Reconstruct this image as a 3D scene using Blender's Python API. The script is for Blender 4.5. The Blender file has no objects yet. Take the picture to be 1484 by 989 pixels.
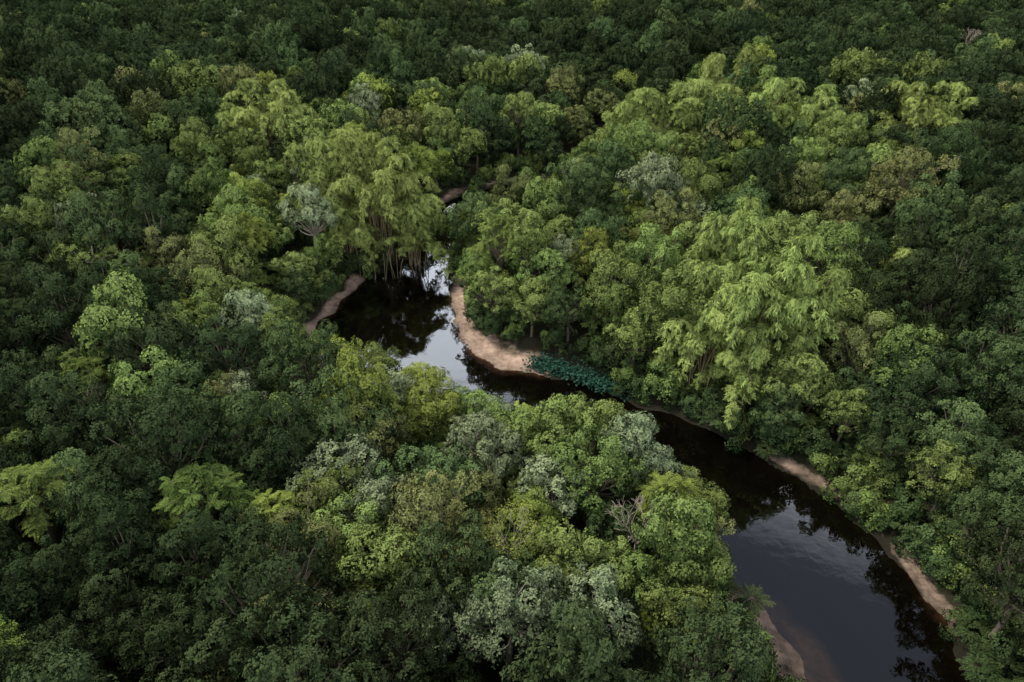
import bpy, bmesh, math, numpy as np
from mathutils import Vector
rng = np.random.default_rng(11)
C = bpy.context.scene.collection
sc = bpy.context.scene
sc.view_settings.view_transform='Standard'; sc.view_settings.look='None'; sc.view_settings.exposure=0

# ------------------------------------------------------------------ helpers
def nrm(a): return a/np.maximum(np.linalg.norm(a,axis=-1,keepdims=True),1e-9)
def rdir(n): return nrm(rng.normal(size=(n,3)))
def mesh_np(name, V, F, attrs=None, smooth=False, mat=None):
    V=np.asarray(V,dtype=np.float32); F=np.asarray(F,dtype=np.int32)
    m=bpy.data.meshes.new(name)
    m.vertices.add(len(V)); m.vertices.foreach_set('co',V.ravel())
    k=F.shape[1]
    m.loops.add(F.size); m.loops.foreach_set('vertex_index',F.ravel())
    m.polygons.add(len(F)); m.polygons.foreach_set('loop_start',np.arange(len(F),dtype=np.int32)*k)
    m.polygons.foreach_set('loop_total',np.full(len(F),k,dtype=np.int32))
    if smooth: m.polygons.foreach_set('use_smooth',np.ones(len(F),dtype=bool))
    for an,(dom,arr) in (attrs or {}).items():
        a=m.attributes.new(an,'FLOAT',dom); a.data.foreach_set('value',np.asarray(arr,dtype=np.float32))
    m.update(calc_edges=True); m.validate()
    if mat: m.materials.append(mat)
    return m
class Leaves:
    def __init__(s): s.V=[]; s.T=[]
    def add(s,P,D,N,L,W,tone):
        P=np.atleast_2d(P); n=len(P)
        D=nrm(D); S=nrm(np.cross(D,N)); N2=np.cross(S,D)
        L=np.broadcast_to(L,(n,))[:,None]; W=np.broadcast_to(W,(n,))[:,None]
        v=np.stack([P, P+D*L*.5+S*W*.5+N2*W*.12, P+D*L-N2*L*.08, P+D*L*.5-S*W*.5+N2*W*.12],1)
        s.V.append(v.reshape(-1,3)); s.T.append(np.broadcast_to(tone,(n,)))
    def mesh(s,name,mat):
        V=np.concatenate(s.V); T=np.concatenate(s.T)
        F=np.arange(len(V)).reshape(-1,4)
        return mesh_np(name,V,F,{'tone':('FACE',T)},mat=mat)
class Tubes:
    def __init__(s): s.V=[]; s.F=[]; s.n=0
    def add(s,path,rad,k=6):
        path=np.asarray(path,float); n=len(path)
        rad=np.broadcast_to(rad,(n,))
        t=nrm(np.gradient(path,axis=0)); ref=np.array([.31,.87,.13])
        a=nrm(np.cross(t,ref)); b=np.cross(t,a)
        th=np.linspace(0,2*np.pi,k,endpoint=False)
        ring=path[:,None]+rad[:,None,None]*(np.cos(th)[None,:,None]*a[:,None]+np.sin(th)[None,:,None]*b[:,None])
        s.V.append(ring.reshape(-1,3))
        i=np.arange(n-1)[:,None]*k; j=np.arange(k)[None]; j2=(j+1)%k
        f=np.stack([i+j,i+j2,i+k+j2,i+k+j],-1).reshape(-1,4)+s.n
        s.F.append(f); s.n+=n*k
    def mesh(s,name,mat): return mesh_np(name,np.concatenate(s.V),np.concatenate(s.F),smooth=True,mat=mat)

# ------------------------------------------------------------------ materials
def newmat(name):
    m=bpy.data.materials.new(name); m.use_nodes=True; nt=m.node_tree; nt.nodes.clear()
    return m,nt,nt.nodes,nt.links
def leafmat(name,dark,light,var=.28,hue=.014):
    m,nt,N,L=newmat(name)
    out=N.new('ShaderNodeOutputMaterial'); at=N.new('ShaderNodeAttribute'); at.attribute_name='tone'
    oi=N.new('ShaderNodeObjectInfo')
    mix=N.new('ShaderNodeMix'); mix.data_type='RGBA'
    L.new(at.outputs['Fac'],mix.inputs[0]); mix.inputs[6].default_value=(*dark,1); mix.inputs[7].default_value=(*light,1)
    hs=N.new('ShaderNodeHueSaturation')
    m1=N.new('ShaderNodeMapRange'); m1.inputs[3].default_value=.5-hue; m1.inputs[4].default_value=.5+hue*.8
    L.new(oi.outputs['Random'],m1.inputs[0]); L.new(m1.outputs[0],hs.inputs['Hue'])
    mm=N.new('ShaderNodeMath'); mm.operation='MULTIPLY'; mm.inputs[1].default_value=7.31; L.new(oi.outputs['Random'],mm.inputs[0])
    fr=N.new('ShaderNodeMath'); fr.operation='FRACT'; L.new(mm.outputs[0],fr.inputs[0])
    m2=N.new('ShaderNodeMapRange'); m2.inputs[3].default_value=1-var; m2.inputs[4].default_value=1+var
    L.new(fr.outputs[0],m2.inputs[0]); L.new(m2.outputs[0],hs.inputs['Value'])
    L.new(mix.outputs[2],hs.inputs['Color'])
    pr=N.new('ShaderNodeBsdfDiffuse'); L.new(hs.outputs[0],pr.inputs['Color']); L.new(pr.outputs[0],out.inputs[0])
    return m
def simplemat(name,c1,c2,scale=3,rough=.8,spec=.2):
    m,nt,N,L=newmat(name)
    out=N.new('ShaderNodeOutputMaterial'); pr=N.new('ShaderNodeBsdfPrincipled'); tc=N.new('ShaderNodeTexCoord')
    no=N.new('ShaderNodeTexNoise'); no.inputs['Scale'].default_value=scale; no.inputs['Detail'].default_value=4
    mix=N.new('ShaderNodeMix'); mix.data_type='RGBA'
    mix.inputs[6].default_value=(*c1,1); mix.inputs[7].default_value=(*c2,1)
    L.new(tc.outputs['Object'],no.inputs['Vector']); L.new(no.outputs['Fac'],mix.inputs[0]); L.new(mix.outputs[2],pr.inputs['Base Color'])
    pr.inputs['Roughness'].default_value=rough; pr.inputs['Specular IOR Level'].default_value=spec
    L.new(pr.outputs[0],out.inputs[0]); return m
M={}
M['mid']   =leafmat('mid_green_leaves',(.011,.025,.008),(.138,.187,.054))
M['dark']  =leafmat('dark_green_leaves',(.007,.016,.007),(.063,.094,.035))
M['deep']  =leafmat('painted_shade_leaves',(.005,.010,.005),(.033,.049,.020))  # leaf colour darkened to stand in for shade towards the view edges
M['pale']  =leafmat('silvery_leaves',(.026,.043,.021),(.178,.218,.115),hue=.012)
M['bright']=leafmat('yellow_green_leaves',(.024,.043,.008),(.200,.250,.056),hue=.015)
M['feather']=leafmat('feathery_leaves',(.016,.033,.008),(.145,.195,.050))
M['olive'] =leafmat('olive_leaves',(.017,.025,.008),(.132,.146,.053),hue=.015)
M['bamboo']=leafmat('bamboo_leaves',(.010,.022,.006),(.235,.298,.084),hue=.012,var=.12)
M['teal']  =leafmat('taro_leaves',(.007,.023,.015),(.038,.098,.070),hue=.01)
M['palm']  =leafmat('palm_leaves',(.03,.05,.02),(.12,.155,.06))
bark=simplemat('bark',(.05,.04,.03),(.14,.12,.09),4)
palebark=simplemat('pale_bark',(.16,.14,.11),(.34,.31,.25),3)
culmmat=simplemat('bamboo_culm',(.10,.08,.04),(.24,.19,.11),2)
deadmat=simplemat('dead_wood',(.22,.18,.14),(.38,.33,.27),3)

# ------------------------------------------------------------------ plant builders
def tubepath(p0,p1,bend,n=5):
    p0=np.array(p0,float);p1=np.array(p1,float); t=np.linspace(0,1,n)[:,None]
    return p0*(1-t)+p1*t+np.sin(t*np.pi)*np.array(bend)
LOD=[1.0]
def crown_tree(R,th,hz,nl,rl,npl,nleaf,L,W,zlow=-.3,bias=.2,jit=.25,droop=.15,gap=.25,twigs=0):
    L*=.70; W*=.70; npl=npl*1.28
    if LOD[0]<1: npl=npl*LOD[0]; L=L/LOD[0]**.5; W=W/LOD[0]**.5
    lv=Leaves(); tb=Tubes()
    i=np.arange(nl)+.5; z=zlow+(1-zlow)*(i/nl); ph=i*2.39996+rng.uniform(0,6)
    rr=np.sqrt(np.clip(1-np.clip(z,-.6,1)**2,0,1))*(R-rl*.8)
    ex=rng.uniform(.82,1.18)
    c=np.stack([rr*np.cos(ph)*ex,rr*np.sin(ph)/ex,th+z*hz],1)+rng.normal(size=(nl,3))*jit*2.1*rl*np.array([1,1,1.25])
    rads=rl*rng.uniform(.5,1.4,nl)
    c=np.vstack([c,[[0,0,th]]]); rads=np.append(rads,rl*1.3)
    fork=np.array([0,0,th-hz*.75])
    tr=max(.16,R*.05)
    tb.add(tubepath((rng.normal()*.3,rng.normal()*.3,-.6),fork,(rng.normal()*.25,rng.normal()*.25,0)),np.linspace(tr*1.4,tr,5),8)
    for k in range(len(c)):
        ext=1.0 if rng.random()>twigs else 1.0+rng.uniform(.12,.28)
        e=fork+(c[k]-fork)*ext
        tb.add(tubepath(fork,e-[0,0,rads[k]*.1],rng.normal(size=3)*.3),np.linspace(tr*.6,tr*.15,5),5)
    for k in range(len(c)):
        n=int(npl*(rads[k]/rl)**2)
        d=rdir(n); d[:,2]=d[:,2]+bias; d=nrm(d)
        out=c[k]-np.array([0,0,th-hz*.4]); out=out/np.linalg.norm(out)
        keep=(d@out)>-.4; d=d[keep]; n=len(d)
        f1=rdir(5)*3.2
        lump=np.sin(d@f1[0]*1.6+1)+np.sin(d@f1[1]*1.6+k)+np.sin(d@f1[2]*2.2)
        keep=lump>-1.9+gap*2; d=d[keep]; lump=lump[keep]; n=len(d)
        p=c[k]+d*(rads[k]*(.92+.17*lump/3+rng.normal(size=n)*.15))[:,None]*np.array([1,1,.85])
        dist=np.linalg.norm(p[:,None]-c[None],axis=2)/rads[None]; dist[:,k]=9
        keep=dist.min(1)>.80; p=p[keep]; d=d[keep]; n=len(d)
        if n==0: continue
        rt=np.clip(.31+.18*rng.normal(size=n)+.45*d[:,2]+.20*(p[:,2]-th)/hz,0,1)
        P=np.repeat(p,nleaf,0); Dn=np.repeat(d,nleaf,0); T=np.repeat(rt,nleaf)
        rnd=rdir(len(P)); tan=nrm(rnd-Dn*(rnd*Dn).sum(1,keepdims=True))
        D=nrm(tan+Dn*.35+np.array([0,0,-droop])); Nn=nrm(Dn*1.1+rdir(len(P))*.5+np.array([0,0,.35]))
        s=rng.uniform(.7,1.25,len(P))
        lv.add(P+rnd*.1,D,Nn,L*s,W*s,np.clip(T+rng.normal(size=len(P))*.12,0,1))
    return lv,tb
def frond(lv,p0,d0,length,droop,n,ll,lw,tone,ang=.9,fold=.25):
    t=np.linspace(.08,1,n)
    P=p0+np.outer(t*length,d0)+np.outer(-(t**2)*droop*length,[0,0,1])
    tan=nrm(np.gradient(P,axis=0)); side=nrm(np.cross(tan,[0,0,1]))
    up=np.cross(side,tan)
    prof=np.sin(np.clip(t*.9+.15,0,1)*np.pi)**.6
    for sg in (-1,1):
        D=nrm(tan*(1-ang*.5)+side*sg*ang-up*fold+rng.normal(size=(n,3))*.12)
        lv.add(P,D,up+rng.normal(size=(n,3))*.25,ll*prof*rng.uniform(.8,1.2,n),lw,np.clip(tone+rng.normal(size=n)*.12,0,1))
    return P
def feather_tree(R,th,nb,nf,fl,nn,ll,lw):
    lv=Leaves(); tb=Tubes()
    fork=np.array([0,0,th*.45]); tb.add(tubepath((0,0,-.6),fork,(.3,.2,0)),np.linspace(.3,.2,5),8)
    for i in range(nb):
        a=i*2.4+rng.normal()*.2; f=(i+.4)/nb; rr=R*math.sqrt(f)*rng.uniform(.85,1.05)
        tp=np.array([rr*math.cos(a),rr*math.sin(a),th*(1-.42*f**1.4)+rng.normal()*.35])
        path=tubepath(fork,tp,(0,0,th*.16),7)
        tb.add(path,np.linspace(.12,.03,7),5)
        ct=rng.normal()*.1
        for j in range(nf):
            u=rng.uniform(.45,1)**.7; p0=np.array([np.interp(u,np.linspace(0,1,7),path[:,q]) for q in range(3)])
            d=rdir(1)[0]+np.array([math.cos(a),math.sin(a),0])*.5; d[2]=d[2]*.45+.15; d=d/np.linalg.norm(d)
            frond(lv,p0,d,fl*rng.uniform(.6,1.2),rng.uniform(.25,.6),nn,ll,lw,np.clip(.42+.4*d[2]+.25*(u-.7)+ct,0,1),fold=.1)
    return lv,tb
def bamboo(R,H,nc):
    """arching culms; each carries feathery drooping side sprays, longest two thirds up, thinning to a nodding tip"""
    lv=Leaves(); tb=Tubes()
    for i in range(nc):
        f=(i+.5)/nc; a=i*2.39996+rng.normal()*.55; sp=R*(.24+.92*math.sqrt(f))*rng.uniform(.65,1.28)
        Hh=H*(1.02-.32*f**1.2)*rng.uniform(.66,1.14); dr=.78+.6*f*rng.uniform(.6,1.3)
        s=np.linspace(0,1,18); b=rng.normal(size=2)*.9
        P=np.stack([b[0]+math.cos(a)*sp*s**1.7, b[1]+math.sin(a)*sp*s**1.7, Hh*(1.64*s-dr*s**3)-.4],1)
        tb.add(P,np.linspace(.08,.02,18),5)
        wid=rng.uniform(.8,1.2); ct=.5+rng.normal()*.15
        ns=80; t=np.sort(rng.uniform(.28,1.0,ns)**.75)
        Q=np.stack([np.interp(t,s,P[:,k]) for k in range(3)],1)
        prof=wid*(.25+1.65*np.sin(np.clip((t-.32)/.74,0,1)*math.pi*.88+.03)**1.4)
        for q,L0 in zip(Q,prof):
            az=rng.uniform(0,6.283); d0=np.array([math.cos(az),math.sin(az),rng.uniform(.1,1.2)]); d0/=np.linalg.norm(d0)
            ln=L0*rng.uniform(.6,1.12); m=11; u=np.linspace(.12,1,m)
            pts=q+d0*ln*u[:,None]-np.array([0,0,1])*(u**2*ln*.75)[:,None]
            for rep in range(3):
                pp=pts+rdir(m)*.14
                D=d0*.5*np.ones((m,1))+rdir(m)*.6+np.array([0,0,-.9]); Nn=d0*.8+rdir(m)*.35+np.array([0,0,.8])
                tone=np.clip(ct-.50+.95*d0[2]+.30*u+rng.normal(size=m)*.10,0,1)  # upper and outer leaves lighter, inner ones darker: shade painted into the tone
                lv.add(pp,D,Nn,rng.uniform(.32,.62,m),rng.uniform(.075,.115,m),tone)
    return lv,tb
def bare_tree(H,leafy=0):
    tb=Tubes(); lv=Leaves()
    def rec(p,d,l,r,dep):
        q=p+d*l; tb.add(tubepath(p,q,rng.normal(size=3)*l*.09,4),np.linspace(r,r*.65,4),5)
        if dep==0:
            if leafy:
                n=14; P=q+rng.normal(size=(n,3))*.3; lv.add(P,rdir(n),rdir(n)+[0,0,.6],.24,.12,rng.uniform(.5,1,n))
            return
        for k in range(3 if dep>1 else 2):
            nd=nrm(d+rdir(1)[0]*.7+np.array([0,0,.12])); rec(q,nd,l*rng.uniform(.6,.85),max(r*.5,.02),dep-1)
    top=np.array([.2,.1,H*.5]); tb.add(tubepath((0,0,-.5),top,(.2,.1,0)),np.linspace(.2,.11,5),7)
    for k in range(5):
        a=k*1.25+rng.normal()*.2; rec(top,nrm(np.array([math.cos(a)*.5,math.sin(a)*.5,.95])),H*.16,.075,3)
    return lv,tb

PROTO={}
def reg(key,kind,lv,tb,lmat,tmat):
    PROTO[key]=(kind, lv.mesh(key+'_crown',M[lmat]) if lv and lv.V else None, tb.mesh(key+'_trunk',tmat))
def forest_set(sfx):
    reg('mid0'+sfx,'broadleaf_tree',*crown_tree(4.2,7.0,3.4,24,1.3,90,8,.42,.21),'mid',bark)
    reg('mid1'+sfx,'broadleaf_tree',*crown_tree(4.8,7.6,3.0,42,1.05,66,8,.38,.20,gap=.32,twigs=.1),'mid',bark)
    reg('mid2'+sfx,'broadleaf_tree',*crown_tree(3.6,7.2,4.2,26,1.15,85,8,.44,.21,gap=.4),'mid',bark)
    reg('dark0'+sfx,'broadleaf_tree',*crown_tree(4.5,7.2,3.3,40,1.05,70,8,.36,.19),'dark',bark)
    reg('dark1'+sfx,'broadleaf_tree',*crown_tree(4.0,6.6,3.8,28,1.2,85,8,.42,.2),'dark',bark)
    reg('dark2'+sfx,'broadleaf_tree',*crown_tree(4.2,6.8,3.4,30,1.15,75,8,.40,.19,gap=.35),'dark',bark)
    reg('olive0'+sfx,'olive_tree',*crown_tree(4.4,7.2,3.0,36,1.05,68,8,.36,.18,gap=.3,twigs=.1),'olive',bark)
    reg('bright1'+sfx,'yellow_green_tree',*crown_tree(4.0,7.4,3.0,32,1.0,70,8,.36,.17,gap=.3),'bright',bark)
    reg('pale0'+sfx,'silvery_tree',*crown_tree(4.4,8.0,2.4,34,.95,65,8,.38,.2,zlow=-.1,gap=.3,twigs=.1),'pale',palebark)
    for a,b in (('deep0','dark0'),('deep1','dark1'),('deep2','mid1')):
        m=PROTO[b+sfx][1].copy(); m.materials.clear(); m.materials.append(M['deep']); PROTO[a+sfx]=('broadleaf_tree',m,PROTO[b+sfx][2])  # same crowns recoloured darker, shade put into the leaf colour
forest_set('')
LOD[0]=.45; forest_set('F'); LOD[0]=1.0
reg('pale1','silvery_tree',*crown_tree(3.8,7.4,3.2,28,1.05,70,8,.40,.22,zlow=-.2,gap=.4,twigs=.15),'pale',palebark)
reg('bright0','yellow_green_tree',*crown_tree(3.4,7.2,3.4,28,.95,75,8,.36,.16,gap=.4),'bright',bark)
reg('umb0','umbrella_tree',*crown_tree(4.8,9.2,1.4,24,.95,60,8,.36,.18,zlow=-.15,gap=.45),'mid',palebark)
reg('umb1','umbrella_tree',*crown_tree(4.4,9.6,1.6,20,.95,60,8,.38,.2,zlow=-.1,gap=.5),'pale',palebark)
reg('fea0','feathery_tree',*feather_tree(4.4,9.8,28,24,1.3,16,.30,.075),'feather',bark)
reg('fea1','feathery_tree',*feather_tree(3.8,9.2,26,22,1.2,16,.28,.075),'bright',bark)
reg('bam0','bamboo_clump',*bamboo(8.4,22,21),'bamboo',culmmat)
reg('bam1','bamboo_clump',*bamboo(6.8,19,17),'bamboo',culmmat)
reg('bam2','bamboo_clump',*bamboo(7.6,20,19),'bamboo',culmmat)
reg('bare0','bare_tree',*bare_tree(12.0),'mid',deadmat)
reg('bare1','sparse_tree',*bare_tree(12.0,1),'bright',palebark)
def palm():
    lv=Leaves(); tb=Tubes(); top=np.array([.6,.2,4.2])
    tb.add(tubepath((0,0,-.5),top,(.3,0,0)),np.linspace(.2,.13,5),8)
    for i in range(18):
        a=i*2.4; e=rng.uniform(.1,1.1); d=nrm(np.array([math.cos(a),math.sin(a),e]))
        P=frond(lv,top,d,rng.uniform(2.6,3.3),rng.uniform(.4,.65),40,.6,.07,.5+rng.normal()*.25,ang=.75,fold=.45); tb.add(P[::6],.03,4)
    return lv,tb
reg('palm','palm_tree',*palm(),'palm',bark)
reg('shr0','shrub',*crown_tree(1.6,1.0,.9,9,.75,50,7,.34,.17,gap=.2),'dark',bark)
reg('shr1','shrub',*crown_tree(1.8,1.2,1.1,9,.8,50,7,.38,.18,gap=.2),'mid',bark)
reg('shr2','shrub',*feather_tree(1.6,1.9,9,8,1.1,12,.3,.1),'dark',bark)

# ------------------------------------------------------------------ river layout (metres)
right=[(22,-40),(32,-15),(37,5),(38.6,20),(39.8,29),(41.3,35.6),(42.4,39.7),(41.4,45.1),(41.1,50.4),(39.2,54.8),(36.4,60.2),(32.7,64.2),(28.6,68.3),(24,71.8),(19.8,74.8),(15.4,77.1),(11.8,80),(6.9,82.4),(3.4,83.3),(-.7,83.8),(-4.4,87.1),(-7.7,92.3),(-10,98.6),(-11,108.1),(-11.6,114.8),(-12.3,123.5),(-12.0,131.7),(-8.5,142.2),(1.5,151.6),(18.3,161.7),(32,175),(46,196)]
left=[(40,205),(28,189),(19.6,172.5),(6.6,165.5),(-2,161.5),(-11.8,155),(-16,150.6),(-17.5,142.6),(-17.5,131.7),(-19.2,122),(-25,116),(-28,111.5),(-29.7,104.4),(-31.8,98),(-33,93.3),(-33.2,88.5),(-29.3,83),(-21.9,79.5),(-13.5,75),(-3.8,70.5),(4.2,68),(11,64.5),(16.8,58.0),(20.0,52.5),(22.4,48),(24.6,45.1),(26.0,41.9),(26.6,38.3),(26.8,33),(26.5,25),(24,8),(18,-12),(8,-40)]
poly=np.array(right+left,float)
def smoothpoly(p,it=2):
    for _ in range(it):
        q=np.roll(p,-1,0); p=np.stack([p*.75+q*.25,p*.25+q*.75],1).reshape(-1,2)
    return p
poly=smoothpoly(poly)
def segdist(P,A,B):
    d=np.full(len(P),1e9)
    for a,b in zip(A,B):
        ab=b-a; t=np.clip(((P-a)@ab)/(ab@ab),0,1); d=np.minimum(d,np.linalg.norm(P-(a+t[:,None]*ab),axis=1))
    return d
def sdf(P):
    out=np.empty(len(P))
    for i in range(0,len(P),20000):
        Q=P[i:i+20000]; d=segdist(Q,poly,np.roll(poly,-1,0)); ins=np.zeros(len(Q),bool)
        for a,b in zip(poly,np.roll(poly,-1,0)):
            if a[1]==b[1]: continue
            c=((a[1]>Q[:,1])!=(b[1]>Q[:,1]))&(Q[:,0]<(b[0]-a[0])*(Q[:,1]-a[1])/(b[1]-a[1])+a[0]); ins^=c
        wob=.45*np.sin(Q[:,0]*.8+Q[:,1]*.5)+.3*np.sin(Q[:,0]*.43-Q[:,1]*1.1+1)+.14*np.sin(Q[:,0]*2.1+Q[:,1]*1.7)
        out[i:i+20000]=np.where(ins,-d,d)+wob*.8
    return out
strip=np.array([(33.5,65.2),(37.5,60.8),(40.2,55.4),(42,50.8),(42.4,45.4),(43.2,40.5)],float)
sand_lines=[ # polyline, half width, dryness
 ([(-9.6,114),(-9.6,108),(-8.6,98),(-6.4,92)],1.6,1),([(-6.4,92),(-3.6,88.2),(-.6,85.6),(3.4,84.8)],2.8,1.1),
 (strip,.75,.74),
 ([(-28.5,113),(-30,106),(-32,99.5),(-33,95)],1.5,.9),
 ([(26.5,44),(29.5,40),(31.5,36),(31,24)],6.6,.85),
 ([(-18,147),(-13.5,157),(-3,163.5),(8,168)],1.6,.66)]
def sandw(P,dry=False):
    w=np.zeros(len(P)); x,y=P[:,0],P[:,1]
    for n,(pl,hw,dr) in enumerate(sand_lines):
        pl=np.array(pl,float); d=segdist(P,pl[:-1],pl[1:])
        h=hw*(1+ (.75*np.sin(y*.31+.5)+.45*np.sin(y*.83+x*.4) if n==2 else .2*np.sin(y*.5+x*.6)))
        w=np.maximum(w,np.clip(1.35-d/np.maximum(h,.15)*.9,0,1)*(dr if dry else 1))
    return w
def hnoise(x,y): return np.sin(x*.021+1.3)*np.cos(y*.017)+.5*np.sin(x*.05+y*.043)+.25*np.sin(x*.13-y*.11)
def ground_h(P,d=None):
    if d is None: d=sdf(P)
    s=sandw(P); x,y=P[:,0],P[:,1]
    rise=np.clip(d/9,0,1); rise=rise*rise*(3-2*rise)
    far=np.clip((d-15)/60,0,1)
    out=.01+np.clip(d,0,3)*.08+rise*(1.3)*(1-.75*s)+far*(3.0+1.7*hnoise(x,y))+np.clip(d,0,1)*.06*np.sin(x*.9)*np.sin(y*.8)
    shal=np.exp(-((x-28.5)**2/40+(y-35)**2/180))
    sh2=np.clip(1-segdist(P,strip[:-1],strip[1:])/4,0,1)
    ins=-np.minimum(2.2,(-d)*np.maximum(.055,.38-.33*shal-.12*sh2))-.005
    return np.where(d>0,out,ins),s
def axis(lo,hi,step,ext):
    a=np.arange(lo,hi+step,step); L=[];v=lo;s=step
    while v>-ext: s*=1.12; v-=s; L.append(v)
    Rr=[];v=a[-1];s=step
    while v<ext: s*=1.12; v+=s; Rr.append(v)
    return np.concatenate([L[::-1],a,Rr])
gx=axis(-50,60,.6,4000); gy=axis(10,190,.6,4000)
X,Y=np.meshgrid(gx,gy); P=np.stack([X.ravel(),Y.ravel()],1)
Z,S=ground_h(P); S=sandw(P,True)
nx,ny=len(gx),len(gy); idx=np.arange(nx*ny).reshape(ny,nx)
F=np.stack([idx[:-1,:-1],idx[:-1,1:],idx[1:,1:],idx[1:,:-1]],-1).reshape(-1,4)
gm,nt,N,L=newmat('forest_floor')
out=N.new('ShaderNodeOutputMaterial'); pr=N.new('ShaderNodeBsdfPrincipled'); pr.inputs['Roughness'].default_value=.9; pr.inputs['Specular IOR Level'].default_value=.15
at=N.new('ShaderNodeAttribute'); at.attribute_name='sand'; geo=N.new('ShaderNodeNewGeometry')
n1=N.new('ShaderNodeTexNoise'); n1.inputs['Scale'].default_value=.4; n1.inputs['Detail'].default_value=8; n1.inputs['Roughness'].default_value=.7
L.new(geo.outputs['Position'],n1.inputs['Vector'])
n2=N.new('ShaderNodeTexNoise'); n2.inputs['Scale'].default_value=1.1; n2.inputs['Detail'].default_value=9; n2.inputs['Roughness'].default_value=.65
L.new(geo.outputs['Position'],n2.inputs['Vector'])
add=N.new('ShaderNodeMath'); add.operation='ADD'; L.new(at.outputs['Fac'],add.inputs[0])
s1=N.new('ShaderNodeMapRange'); s1.inputs[3].default_value=-.55; s1.inputs[4].default_value=.35; L.new(n1.outputs['Fac'],s1.inputs[0]); s1.inputs[1].default_value=.25; s1.inputs[2].default_value=.75
L.new(s1.outputs[0],add.inputs[1])
st=N.new('ShaderNodeMapRange'); st.inputs[1].default_value=.25; st.inputs[2].default_value=.95; L.new(add.outputs[0],st.inputs[0])
sandc=N.new('ShaderNodeMix'); sandc.data_type='RGBA'; sandc.inputs[6].default_value=(.20,.135,.10,1); sandc.inputs[7].default_value=(.46,.34,.265,1)
sr=N.new('ShaderNodeMapRange'); sr.inputs[1].default_value=.3; sr.inputs[2].default_value=.7; L.new(n2.outputs['Fac'],sr.inputs[0]); L.new(sr.outputs[0],sandc.inputs[0])
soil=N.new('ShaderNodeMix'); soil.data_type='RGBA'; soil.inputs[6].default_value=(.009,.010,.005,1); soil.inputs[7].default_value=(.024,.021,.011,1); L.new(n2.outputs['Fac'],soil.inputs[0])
mx=N.new('ShaderNodeMix'); mx.data_type='RGBA'; L.new(st.outputs[0],mx.inputs[0]); L.new(soil.outputs[2],mx.inputs[6]); L.new(sandc.outputs[2],mx.inputs[7])
sx=N.new('ShaderNodeSeparateXYZ'); L.new(geo.outputs['Position'],sx.inputs[0])
depth_fade=N.new('ShaderNodeMapRange'); depth_fade.inputs[1].default_value=-.38; depth_fade.inputs[2].default_value=.0; depth_fade.inputs[3].default_value=0; depth_fade.inputs[4].default_value=.6; L.new(sx.outputs[2],depth_fade.inputs[0])  # bed darkens with depth: light absorbed by water put into its colour
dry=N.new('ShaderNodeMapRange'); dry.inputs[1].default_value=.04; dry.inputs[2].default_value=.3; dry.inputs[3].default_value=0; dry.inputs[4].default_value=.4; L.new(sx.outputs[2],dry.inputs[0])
wa=N.new('ShaderNodeMath'); wa.operation='ADD'; L.new(depth_fade.outputs[0],wa.inputs[0]); L.new(dry.outputs[0],wa.inputs[1])
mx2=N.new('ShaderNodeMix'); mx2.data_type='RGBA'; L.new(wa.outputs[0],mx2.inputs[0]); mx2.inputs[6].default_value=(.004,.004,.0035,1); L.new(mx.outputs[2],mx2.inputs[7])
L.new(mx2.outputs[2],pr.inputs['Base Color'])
bp=N.new('ShaderNodeBump'); bp.inputs['Strength'].default_value=.3; bp.inputs['Distance'].default_value=.1; L.new(n2.outputs['Fac'],bp.inputs['Height']); L.new(bp.outputs[0],pr.inputs['Normal'])
L.new(pr.outputs[0],out.inputs[0])
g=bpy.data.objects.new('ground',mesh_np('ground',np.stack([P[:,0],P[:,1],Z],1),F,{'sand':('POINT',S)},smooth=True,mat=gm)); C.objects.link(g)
g['kind']='structure'; g['label']='forest floor with pale sandy river banks'; g['category']='ground'
wm,nt,N,L=newmat('dark_river_water')
out=N.new('ShaderNodeOutputMaterial'); gl=N.new('ShaderNodeBsdfGlossy'); gl.inputs['Roughness'].default_value=.012; gl.inputs['Color'].default_value=(.90,.96,1,1)
tr=N.new('ShaderNodeBsdfTransparent'); tr.inputs['Color'].default_value=(.82,.68,.57,1)
fr=N.new('ShaderNodeFresnel'); fr.inputs['IOR'].default_value=1.68
no=N.new('ShaderNodeTexNoise'); no.inputs['Scale'].default_value=.55; no.inputs['Detail'].default_value=3
gp=N.new('ShaderNodeNewGeometry'); L.new(gp.outputs['Position'],no.inputs['Vector'])
bp=N.new('ShaderNodeBump'); bp.inputs['Strength'].default_value=.05; bp.inputs['Distance'].default_value=.3; L.new(no.outputs['Fac'],bp.inputs['Height'])
L.new(bp.outputs[0],gl.inputs['Normal']); L.new(bp.outputs[0],fr.inputs['Normal'])
ms=N.new('ShaderNodeMixShader'); L.new(fr.outputs[0],ms.inputs[0]); L.new(tr.outputs[0],ms.inputs[1]); L.new(gl.outputs[0],ms.inputs[2]); L.new(ms.outputs[0],out.inputs[0])
bm=bmesh.new()
bm.faces.new([bm.verts.new((x,y,0)) for x,y in [(-60,-45),(70,-45),(70,215),(-60,215)]])
wmesh=bpy.data.meshes.new('river'); bm.to_mesh(wmesh); bm.free(); wmesh.materials.append(wm)
w=bpy.data.objects.new('river_water',wmesh); C.objects.link(w); w['kind']='structure'; w['label']='dark tannin-brown winding river'; w['category']='river'

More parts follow.
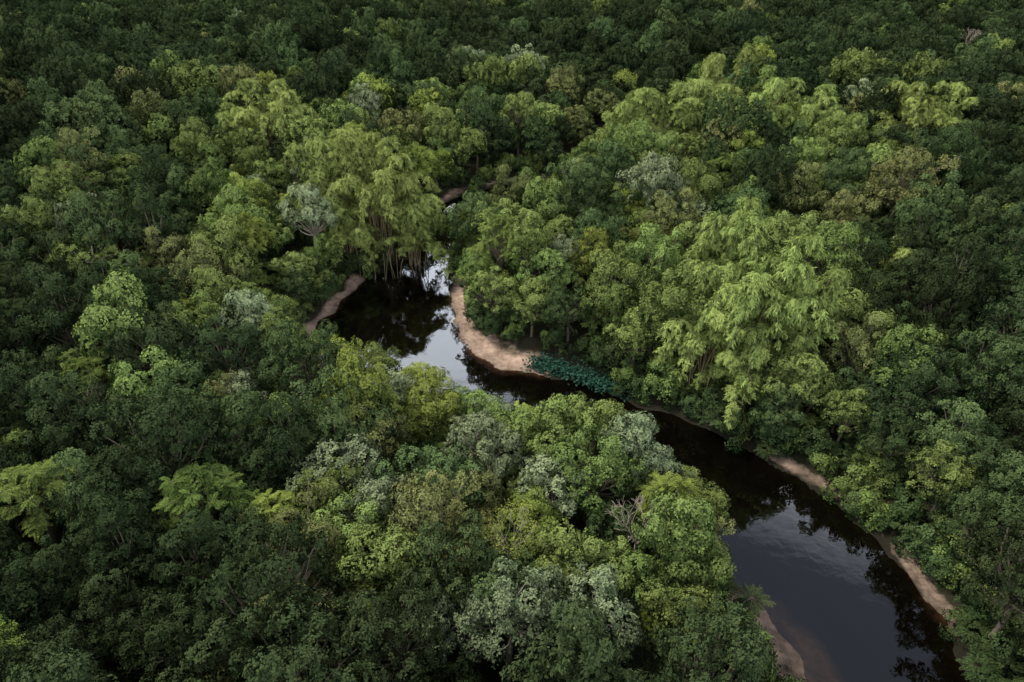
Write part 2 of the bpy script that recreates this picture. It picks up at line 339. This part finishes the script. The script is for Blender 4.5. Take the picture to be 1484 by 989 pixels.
# ------------------------------------------------------------------ placement
LAB={'mid':'dense green broadleaf tree in unbroken rainforest','dark':'dark green broadleaf tree in unbroken rainforest','deep':'broadleaf tree with leaf colour darkened as painted shade','pale':'silvery green tree with clumped pale foliage','bright':'bright yellow-green tree with small leaves','olive':'dull olive green tree with rounded clumps','umb':'flat-topped umbrella tree on pale trunk','fea':'feathery fine-leaved green tree with drooping sprays','bam':'tall arching bamboo clump with drooping feathery plumes','bare':'leafless grey dead tree among green crowns','spar':'sparse yellow-green tree with bare pale branches','palm':'small palm leaning beside the sandy bank','shr':'low green shrub on the forest floor'}
CAT={'bam':'bamboo','palm':'palm','shr':'bush'}
def add_thing(key,x,y,z,s,rot,zs=1.0,label=None):
    kind,cm,tm=PROTO[key]
    e=bpy.data.objects.new(kind,None); e.empty_display_size=.5; C.objects.link(e)
    e.location=(x,y,z); e.rotation_euler=(0,0,rot); e.scale=(s,s,s*zs)
    k=key.rstrip('0123456789F'); k='spar' if key=='bare1' else k
    e['label']=label or LAB[k]; e['category']=CAT.get(k,'tree'); e['group']={'bam':'bamboo clumps','shr':'forest shrubs'}.get(k,'rainforest trees')
    r=None
    if cm:
        r=bpy.data.objects.new('foliage' if k in('bam','shr') else 'crown',cm); C.objects.link(r); r.parent=e
    if tm:
        t=bpy.data.objects.new('stem' if k in('bam','shr') else 'trunk',tm); C.objects.link(t); t.parent=e
        if r is None: r=t
    return r
explicit=[('umb1',-43.2,74.3,.85,1.15),('pale0',-3.1,55.9,1.05,1),('pale1',-17.7,52.2,1.0,1),('pale0',-16.1,66.5,1,.9),('pale0',4.1,51.7,.9,1),('pale1',-32.4,65.5,.95,1),
('bright1',-26.2,61.1,.95,1),('bright1',22.6,122.8,1,1),('fea1',15.8,48.6,1.1,1.05),('bare0',11.6,44.4,.85,1.35),('bare1',-.1,42.6,.82,1.3),('bare0',-48.1,62.9,.7,1.35),('bare0',81.5,113.4,.8,1.25),
('umb0',-64.3,95.2,1.1,1.1),('dark0',-8.5,49.8,1.05,1),('pale1',6.9,36.3,.95,1),('mid1',8.4,52.5,1.0,1),('fea0',-46.3,47.9,1.15,1),('fea0',-30,47.9,1.1,1),('fea1',-23.2,46.9,.95,1),
('pale1',-35.5,114.4,1.15,1.2),('bare0',165.5,269.1,1.1,1.2),('olive0',68.7,116.4,1.5,1.1),('pale0',-13.7,230.6,1.5,1),('mid0',-10.5,39.8,1,1),('palm',22.2,41.3,.85,.95),
('mid2',-31.5,78.5,.9,1.08),('bright1',-25.5,76.5,.9,1.0),('mid1',-18.5,73.2,.9,.92),('bright0',-11.8,70.6,.95,.86),('mid0',-5,67.0,.88,.80),('fea1',1.5,65.0,.9,.84),('mid1',6.8,62.3,.9,.92),('mid2',10.8,61.3,.92,1.0),('pale1',13,57,.95,1.15),('pale0',15.2,54,.85,1.0),('mid1',18,50.0,.85,1),('mid0',0.5,59,1,.9),('bright0',-9.5,63.5,1.1,.9),('bright0',-20.5,67,1,.9),
('olive0',17.5,45.5,.8,1),('mid0',15.8,40,.9,1),('mid2',14.8,35,.9,1),
('mid0',3.6,41.5,.85,1.0),('olive0',-4.2,43.5,.85,1.0),('mid1',8.4,41.0,.8,1.0),('bright1',1.6,46.5,.85,.95),('dark0',-2.2,38.2,.9,1.0),('mid2',10.5,39.8,.8,1.0),('mid1',-14.5,43.6,.9,1),('pale0',-5.5,35,.8,1),
('mid1',-3.0,94.5,.9,.95),('mid0',3.0,91.5,.85,.9),('dark0',8.5,90,.85,.9),('mid2',-5.5,100,.9,.95),
('dark0',46.6,47.5,.85,1),('mid1',46.4,54.0,.8,1),('dark1',50.5,43,1,1),('mid0',46.2,40.5,.75,.9),('dark0',46.8,34.5,.8,1),('dark2',44.0,60.5,.8,1),('dark1',51.5,36,1,1),('dark0',52,50,1,1),('dark0',44.5,28,.9,1),('mid2',40.5,65,.8,1),('dark1',49,58.5,1,1),
('mid0',-17,164,1.2,1.2),('dark1',-9,171,1.2,1.3),('mid1',2,175,1.1,1.3)]
bams=[('bam0',-25.5,121,1.2,1.05),('bam1',-34,121,1.2,1.0),('bam2',-18.8,119.5,1.05,.85),('bam2',-28,131,1.15,1.1),('bam1',-30,117.5,.85,.8),
('bam0',32.0,79.0,1.1,1.2),('bam1',26.0,76.6,1.0,.98),('bam2',39.5,81,1.0,1.05),('bam2',31,91,1.1,1.2),('bam1',29.8,72.8,.85,.8),('bam1',37,74.5,.8,.85),
('bam1',26,169,1.1,.95),('bam0',36,167,1.2,1.0),('bam2',48,168,1.3,1.0),('bam1',58,165,1.3,.98),('bam0',68,165,1.2,1.0),('bam1',52,180,1.3,1.1),('bam0',-57,164,1.15,1.05),('bam2',-66,162,1.0,.95),('bam0',93,164,1.15,1.0),('bam1',102,163,1.1,.95),('bam1',60,98,.8,.75)]
cam_h=60; pt=math.radians(33)
def project(x,y,z):
    v=np.array([x,y,z-cam_h]); f=v[1]*math.cos(pt)-v[2]*math.sin(pt); u=v[1]*math.sin(pt)+v[2]*math.cos(pt)
    return 742+1000*v[0]/f, 494.5-1000*u/f, f
items=[]; taken=[]
for k,x,y,s,zs in explicit: items.append((k,x,y,s,rng.uniform(0,6.28) if k!='palm' else 0.,zs)); taken.append((x,y,3.2*s if k[:4] not in('bare','palm') else 2.0))
for k,x,y,s,zs in bams: taken.append((x,y,5.2*s))
pts=[]
yv=-5
while yv<600:
    sp=5.1 if yv<100 else (5.7 if yv<220 else 6.4)
    hw=.80*max(yv,0)+50
    xs=np.arange(-hw,hw,sp); pts.append(np.stack([xs+rng.uniform(-.42,.42,len(xs))*sp,np.full(len(xs),yv)+rng.uniform(-.42,.42,len(xs))*sp],1)); yv+=sp*.93
pts=np.vstack(pts)
def nearq(a): return (a[:,1]<215)&(a[:,1]>-45)&(abs(a[:,0])<90)
nearr=nearq(pts)
d=np.full(len(pts),100.); d[nearr]=sdf(pts[nearr])
sw=np.zeros(len(pts)); sw[nearr]=sandw(pts[nearr])
taro=np.array([(3.6,85.4),(8,83.8),(13.2,80.2),(16.5,78.6)],float)
ok=(d>1.7)&((sw<.35)|(pts[:,0]>40))&(segdist(pts,taro[:3][:-1],taro[:3][1:])>3.8)
ok&=~((pts[:,0]>18)&(pts[:,0]<30)&(pts[:,1]<46)&(pts[:,1]>20))
ok&=~((pts[:,0]>-12)&(pts[:,0]<10)&(pts[:,1]<158)&(pts[:,1]>132)&(d<8))
for tx,ty,trd in taken: ok&=((pts[:,0]-tx)**2+(pts[:,1]-ty)**2)>trd**2
pts=pts[ok]; d=d[ok]
for (x,y),dd in zip(pts,d):
    near_r=math.exp(-max(dd,0)/38)
    q=hnoise(x*2.3+40,y*2.1)
    wts={'mid0':1.1,'mid1':1.1,'mid2':1.0,'dark0':1.0-near_r*.55,'dark1':1.0-near_r*.55,'dark2':1.0-near_r*.55,'deep0':.03,'deep1':.03,'deep2':.03,'pale0':.08+.26*near_r,'pale1':.1+.26*near_r,'bright0':.14+.45*near_r,'bright1':.12+.4*near_r,'olive0':.75,'umb0':.09,'fea0':.35+.35*near_r,'fea1':.06+.22*near_r,'bare0':.0 if y<120 else .01,'bare1':.03}
    if q>.5: wts['olive0']+=.5
    edge=max(abs(x)/(.56*max(y,1)+11), y/222, (34-y)/8+.6 if y<34 else 0, (-x)/(.37*y+8) if y<60 else 0)  # nearness to view edge and far distance; steers the painted darkening
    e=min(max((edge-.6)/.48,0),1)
    for kk in wts:
        if kk[:4] in('brig','pale','fea1'): wts[kk]*=1-.9*e
        if kk[:3] in('mid','fea','umb'): wts[kk]*=1-.83*e
        if kk[:3]=='oli': wts[kk]*=1-.68*e
        if kk[:4]=='deep': wts[kk]+=3.3*e*e  # outer trees take the darkened leaves, a vignette put into colour
        if x>0 and 55<y<110 and dd<10 and kk[:3] in('umb','pal'): wts[kk]=0
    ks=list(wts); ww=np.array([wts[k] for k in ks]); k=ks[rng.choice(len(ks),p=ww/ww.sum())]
    if y>150:
        if k+'F' in PROTO: k=k+'F'
        elif k in ('pale1','umb1'): k='pale0F'
        elif k in('bright0','fea1'): k='bright1F'
        elif k in('umb0','fea0'): k='mid1F'
    s=rng.uniform(.58,1.25)*(.93 if y<70 else 1); zs=rng.uniform(.75,1.4)
    if y>150 and rng.random()<.15: s*=1.2
    if dd<7: s*=.9; zs*=.92
    if -32<x<12 and 58<y<84 and dd<9: s=min(s,.85); zs=min(zs,.82)
    if -10<x<14 and 126<y<158 : s*=.6; zs*=.9
    items.append((k,x,y,s,rng.uniform(0,6.28),zs))
A=np.array([(i[1],i[2]) for i in items]); ZZ,_=ground_h(A)
vis=[]
for n,it in enumerate(items):
    u,v,f=project(it[1],it[2],ZZ[n]+8)
    vis.append(f if (f>0 and -30<u<1514 and -30<v<1030) else 1e9)
order=np.argsort(vis); ind=set(order[:280].tolist())|set(range(len(explicit)))
src={}; stuff=[]
for n,it in enumerate(items):
    k,x,y,s,rot,zs=it
    if n in ind or k not in src:
        r=add_thing(k,x,y,ZZ[n],s,rot,zs); src.setdefault(k,r)
    else: stuff.append((k,x,y,ZZ[n],s,rot,zs))
for k,x,y,s,zs in bams:
    z=ground_h(np.array([[x,y]]))[0][0]; src[k]=add_thing(k,x,y,z,s,rng.uniform(0,6.28),zs)
spts=[]
for yv in np.arange(20,175,2.2):
    hw=min(.84*yv+25,100); xs=np.arange(-hw,hw,2.2); spts.append(np.stack([xs+rng.uniform(-1,1,len(xs)),np.full(len(xs),yv)+rng.uniform(-1,1,len(xs))],1))
spts=np.vstack(spts); sd=sdf(spts)
TX=A[A[:,1]<190]; near_t=np.array([np.min((TX[:,0]-px)**2+(TX[:,1]-py)**2) for px,py in spts])**.5
ok=(sd>.5)&((sandw(spts)<.45)|(spts[:,0]>38)|((spts[:,0]<22.3)&(spts[:,0]>15)&(spts[:,1]<46)))&((sd<7)|(near_t>2.5)|(spts[:,0]>43)&(spts[:,1]<70)); ok&=segdist(spts,taro[:3][:-1],taro[:3][1:])>1.7
ok&=~((segdist(spts,strip[:-1],strip[1:])<1.0)&(rng.random(len(spts))<.4))
spts=spts[ok]; sz,_=ground_h(spts)
shr=[(['shr0','shr1','shr2'][rng.integers(3)],x,y,z,rng.uniform(.5,1.3),rng.uniform(0,6.28),rng.uniform(.8,1.3)) for (x,y),z in zip(spts,sz)]
for k in ('shr0','shr1','shr2'):
    j=next(i for i,t in enumerate(shr) if t[0]==k and abs(t[1]-30)<40 and 60<t[2]<110); t=shr.pop(j)
    src[k]=add_thing(k,t[1],t[2],t[3],t[4],t[5],t[6])
def scatter(name,lst,label,cat):
    m=bpy.data.meshes.new(name); m.vertices.add(len(lst)); m.vertices.foreach_set('co',np.array([t[1:4] for t in lst],dtype=np.float32).ravel())
    ks=sorted(set(t[0] for t in lst))
    a=m.attributes.new('kidx','INT','POINT'); a.data.foreach_set('value',np.array([ks.index(t[0]) for t in lst],dtype=np.int32))
    a=m.attributes.new('rotv','FLOAT_VECTOR','POINT'); a.data.foreach_set('vector',np.array([(0,0,t[5]) for t in lst],dtype=np.float32).ravel())
    a=m.attributes.new('sclv','FLOAT_VECTOR','POINT'); a.data.foreach_set('vector',np.array([(t[4],t[4],t[4]*t[6]) for t in lst],dtype=np.float32).ravel())
    o=bpy.data.objects.new(name,m); C.objects.link(o); o['kind']='stuff'; o['label']=label; o['category']=cat
    ng=bpy.data.node_groups.new(name+'_nodes','GeometryNodeTree')
    ng.interface.new_socket('Geometry',in_out='INPUT',socket_type='NodeSocketGeometry'); ng.interface.new_socket('Geometry',in_out='OUTPUT',socket_type='NodeSocketGeometry')
    N=ng.nodes; L=ng.links; gi=N.new('NodeGroupInput'); go=N.new('NodeGroupOutput'); jn=N.new('GeometryNodeJoinGeometry')
    def na(nm,dt):
        n=N.new('GeometryNodeInputNamedAttribute'); n.data_type=dt; n.inputs['Name'].default_value=nm; return n.outputs['Attribute']
    ki=na('kidx','INT'); rv=na('rotv','FLOAT_VECTOR'); sv=na('sclv','FLOAT_VECTOR')
    for i,k in enumerate(ks):
        if not src.get(k): continue
        cmp=N.new('FunctionNodeCompare'); cmp.data_type='INT'; cmp.operation='EQUAL'; L.new(ki,cmp.inputs[2]); cmp.inputs[3].default_value=i
        oi=N.new('GeometryNodeObjectInfo'); oi.inputs['Object'].default_value=src[k]; oi.inputs['As Instance'].default_value=True
        ip=N.new('GeometryNodeInstanceOnPoints'); L.new(gi.outputs[0],ip.inputs['Points']); L.new(cmp.outputs[0],ip.inputs['Selection'])
        L.new(oi.outputs['Geometry'],ip.inputs['Instance']); L.new(rv,ip.inputs['Rotation']); L.new(sv,ip.inputs['Scale']); L.new(ip.outputs[0],jn.inputs[0])
    L.new(jn.outputs[0],go.inputs[0]); md=o.modifiers.new('scatter','NODES'); md.node_group=ng
    return o
scatter('distant_forest',stuff,'unbroken dark green rainforest canopy reaching the horizon','forest')
scatter('undergrowth',shr,'dense low green undergrowth on the forest floor','undergrowth')

# taro patch
lv=Leaves()
n=2000; t=rng.uniform(0,1,n)**1.15; q=np.stack([np.interp(t,[0,.4,.78,1],taro[:,k]) for k in range(2)],1)+rng.normal(size=(n,2))*np.array([.9,.9])
hz=ground_h(q)[0]; hz=np.maximum(hz,0)+rng.uniform(.2,1.1,n)
Pn=np.column_stack([q,hz]); dd=rdir(n)*np.array([1,1,.3])
lv.add(Pn,dd+np.array([0,-.1,-.25]),rdir(n)*.6+np.array([0,-.25,1]),rng.uniform(.3,.65,n),rng.uniform(.22,.45,n),rng.uniform(0,1,n)**1.2)
o=bpy.data.objects.new('taro_plants',lv.mesh('taro_plants',M['teal'])); C.objects.link(o); o['kind']='stuff'; o['label']='bed of broad blue-green leaves beside the sand'; o['category']='plants'

# fallen / hanging bamboo poles over the water
for j in range(9):
    tb=Tubes(); bx=-24+rng.uniform(-5,5); by=115.6+rng.uniform(-.8,.8)+max(0,(bx+22))*.6
    a=rng.uniform(-.9,.9)-1.57; ln=rng.uniform(2,5); hgt=rng.uniform(1.5,4)
    s=np.linspace(0,1,8)[:,None]
    p0=np.array([0,0,hgt+1.2]); p1=np.array([math.cos(a)*ln*.5,math.sin(a)*ln*.5,-.3])
    tb.add(p0*(1-s)+p1*s+np.sin(s*3.14)*np.array([0,0,rng.uniform(.1,.8)]),np.linspace(.06,.035,8),6)
    o=bpy.data.objects.new('bamboo_pole',tb.mesh('bamboo_pole',culmmat)); o.location=(bx,by,0); C.objects.link(o)
    o['label']='bare brown bamboo pole leaning into the water'; o['category']='bamboo pole'; o['group']='fallen bamboo poles'

# ------------------------------------------------------------------ boat
white=simplemat('white_boat_paint',(.72,.72,.70),(.82,.82,.80),2,.4,.5); grey=simplemat('grey_plastic',(.05,.05,.055),(.09,.09,.1),5,.4,.5); wood=simplemat('seat_board',(.35,.33,.3),(.45,.42,.38),6)
boat=bpy.data.objects.new('boat',None); C.objects.link(boat); boat.location=(-13.8,147.0,0); boat.rotation_euler=(0,0,math.radians(66)); boat.scale=(.88,.88,.88)
boat['label']='small white open boat moored by the river bank'; boat['category']='boat'
st=np.linspace(0,1,15); secs=[]
for t in st:
    x=-2.5+5*t; wd=.85*(1-max(0,(t-.45)/.55)**2.4)*(.88+.12*min(1,t/.3)); wd=max(wd,.03); sh=.5+.28*t**2; kl=-.18+.45*max(0,(t-.7)/.3)**2
    prof=[(-wd,sh),(-wd*.93,sh*.45+kl*.5),(-wd*.6,kl+.06),(0,kl),(wd*.6,kl+.06),(wd*.93,sh*.45+kl*.5),(wd,sh)]
    inn=[(wd*.9,sh),(wd*.82,sh*.5+kl*.4),(wd*.5,kl+.16),(0,kl+.12),(-wd*.5,kl+.16),(-wd*.82,sh*.5+kl*.4),(-wd*.9,sh)]
    secs.append([(x,a,b) for a,b in prof+inn])
V=[p for s_ in secs for p in s_]; k=14; Fq=[]
for i in range(len(st)-1):
    for j in range(k): Fq.append((i*k+j,i*k+(j+1)%k,(i+1)*k+(j+1)%k,(i+1)*k+j))
for e in (0,len(st)-1):
    for j in range(6):
        a,b=e*k+j,e*k+j+1; c,d_=e*k+13-j-1,e*k+13-j
        Fq.append((a,b,c,d_))
tv=len(V); w0=.74
V+= [(-2.5,-w0,.48),(-2.5,w0,.48),(-2.5,w0*.6,-.1),(-2.5,-w0*.6,-.1),(-2.42,-w0,.48),(-2.42,w0,.48),(-2.42,w0*.6,-.1),(-2.42,-w0*.6,-.1)]
for f in [(0,1,2,3),(4,7,6,5),(0,4,5,1),(3,2,6,7)]: Fq.append(tuple(tv+q_ for q_ in f))
me=mesh_np('boat_hull',V,Fq,mat=white); h=bpy.data.objects.new('hull',me); C.objects.link(h); h.parent=boat
def box(name,par,cx,cy,cz,sx_,sy_,sz_,mat):
    bm=bmesh.new(); bmesh.ops.create_cube(bm,size=1); bmesh.ops.scale(bm,vec=(sx_,sy_,sz_),verts=bm.verts); bmesh.ops.bevel(bm,geom=bm.edges[:],offset=min(sx_,sy_,sz_)*.2,segments=2,affect='EDGES')
    m=bpy.data.meshes.new(name); bm.to_mesh(m); bm.free(); m.materials.append(mat); o=bpy.data.objects.new(name,m); o.location=(cx,cy,cz); C.objects.link(o); o.parent=par; return o
box('seat',boat,-1.3,0,.38,.32,1.35,.06,wood); box('seat',boat,.1,0,.42,.32,1.4,.06,wood); box('bow_deck',boat,1.75,0,.6,.7,.6,.05,white)
box('outboard_motor',boat,-2.72,0,.55,.35,.3,.5,grey)

# ------------------------------------------------------------------ camera & light
cam=bpy.data.cameras.new('camera'); co=bpy.data.objects.new('camera',cam); C.objects.link(co); sc.camera=co
cam.lens=24.26; cam.sensor_width=36; cam.clip_end=9000; cam.clip_start=.5
co.location=(0,0,60); co.rotation_euler=(math.radians(90-33),0,0)
W=bpy.data.worlds.new('World'); sc.world=W; W.use_nodes=True; nt=W.node_tree; N=nt.nodes; L=nt.links; N.clear()
out=N.new('ShaderNodeOutputWorld'); bg=N.new('ShaderNodeBackground'); sky=N.new('ShaderNodeTexSky'); sky.sky_type='NISHITA'; sky.sun_disc=False
sky.sun_elevation=math.radians(53); sky.sun_rotation=math.radians(-69); sky.air_density=1.2; sky.dust_density=1.5
tc=N.new('ShaderNodeTexCoord'); sp_=N.new('ShaderNodeSeparateXYZ'); L.new(tc.outputs['Generated'],sp_.inputs[0])
no=N.new('ShaderNodeTexNoise'); no.inputs['Scale'].default_value=3.6; no.inputs['Detail'].default_value=6; L.new(tc.outputs['Generated'],no.inputs['Vector'])
mr=N.new('ShaderNodeMapRange'); mr.inputs[1].default_value=.38; mr.inputs[2].default_value=.50; L.new(no.outputs['Fac'],mr.inputs[0])
el=N.new('ShaderNodeMapRange'); el.inputs[1].default_value=.57; el.inputs[2].default_value=.72; el.inputs[3].default_value=1.0; el.inputs[4].default_value=.035; L.new(sp_.outputs[2],el.inputs[0])
mu=N.new('ShaderNodeMath'); mu.operation='MULTIPLY_ADD'; L.new(mr.outputs[0],mu.inputs[0]); L.new(el.outputs[0],mu.inputs[1]); mu.inputs[2].default_value=.03
mx=N.new('ShaderNodeMix'); mx.data_type='RGBA'; mx.clamp_factor=True; L.new(mu.outputs[0],mx.inputs[0]); L.new(sky.outputs[0],mx.inputs[6]); mx.inputs[7].default_value=(76,77,82,1)
L.new(mx.outputs[2],bg.inputs[0]); bg.inputs[1].default_value=.060; L.new(bg.outputs[0],out.inputs[0])
sl=bpy.data.lights.new('sun','SUN'); sl.energy=5.0; sl.angle=math.radians(10); sl.color=(1,.94,.80)
so=bpy.data.objects.new('sun',sl); C.objects.link(so)
dirv=Vector((-.66,.25,.92)).normalized(); so.rotation_euler=dirv.to_track_quat('Z','Y').to_euler()
print('items',len(items),'stuff',len(stuff),'shr',len(shr))
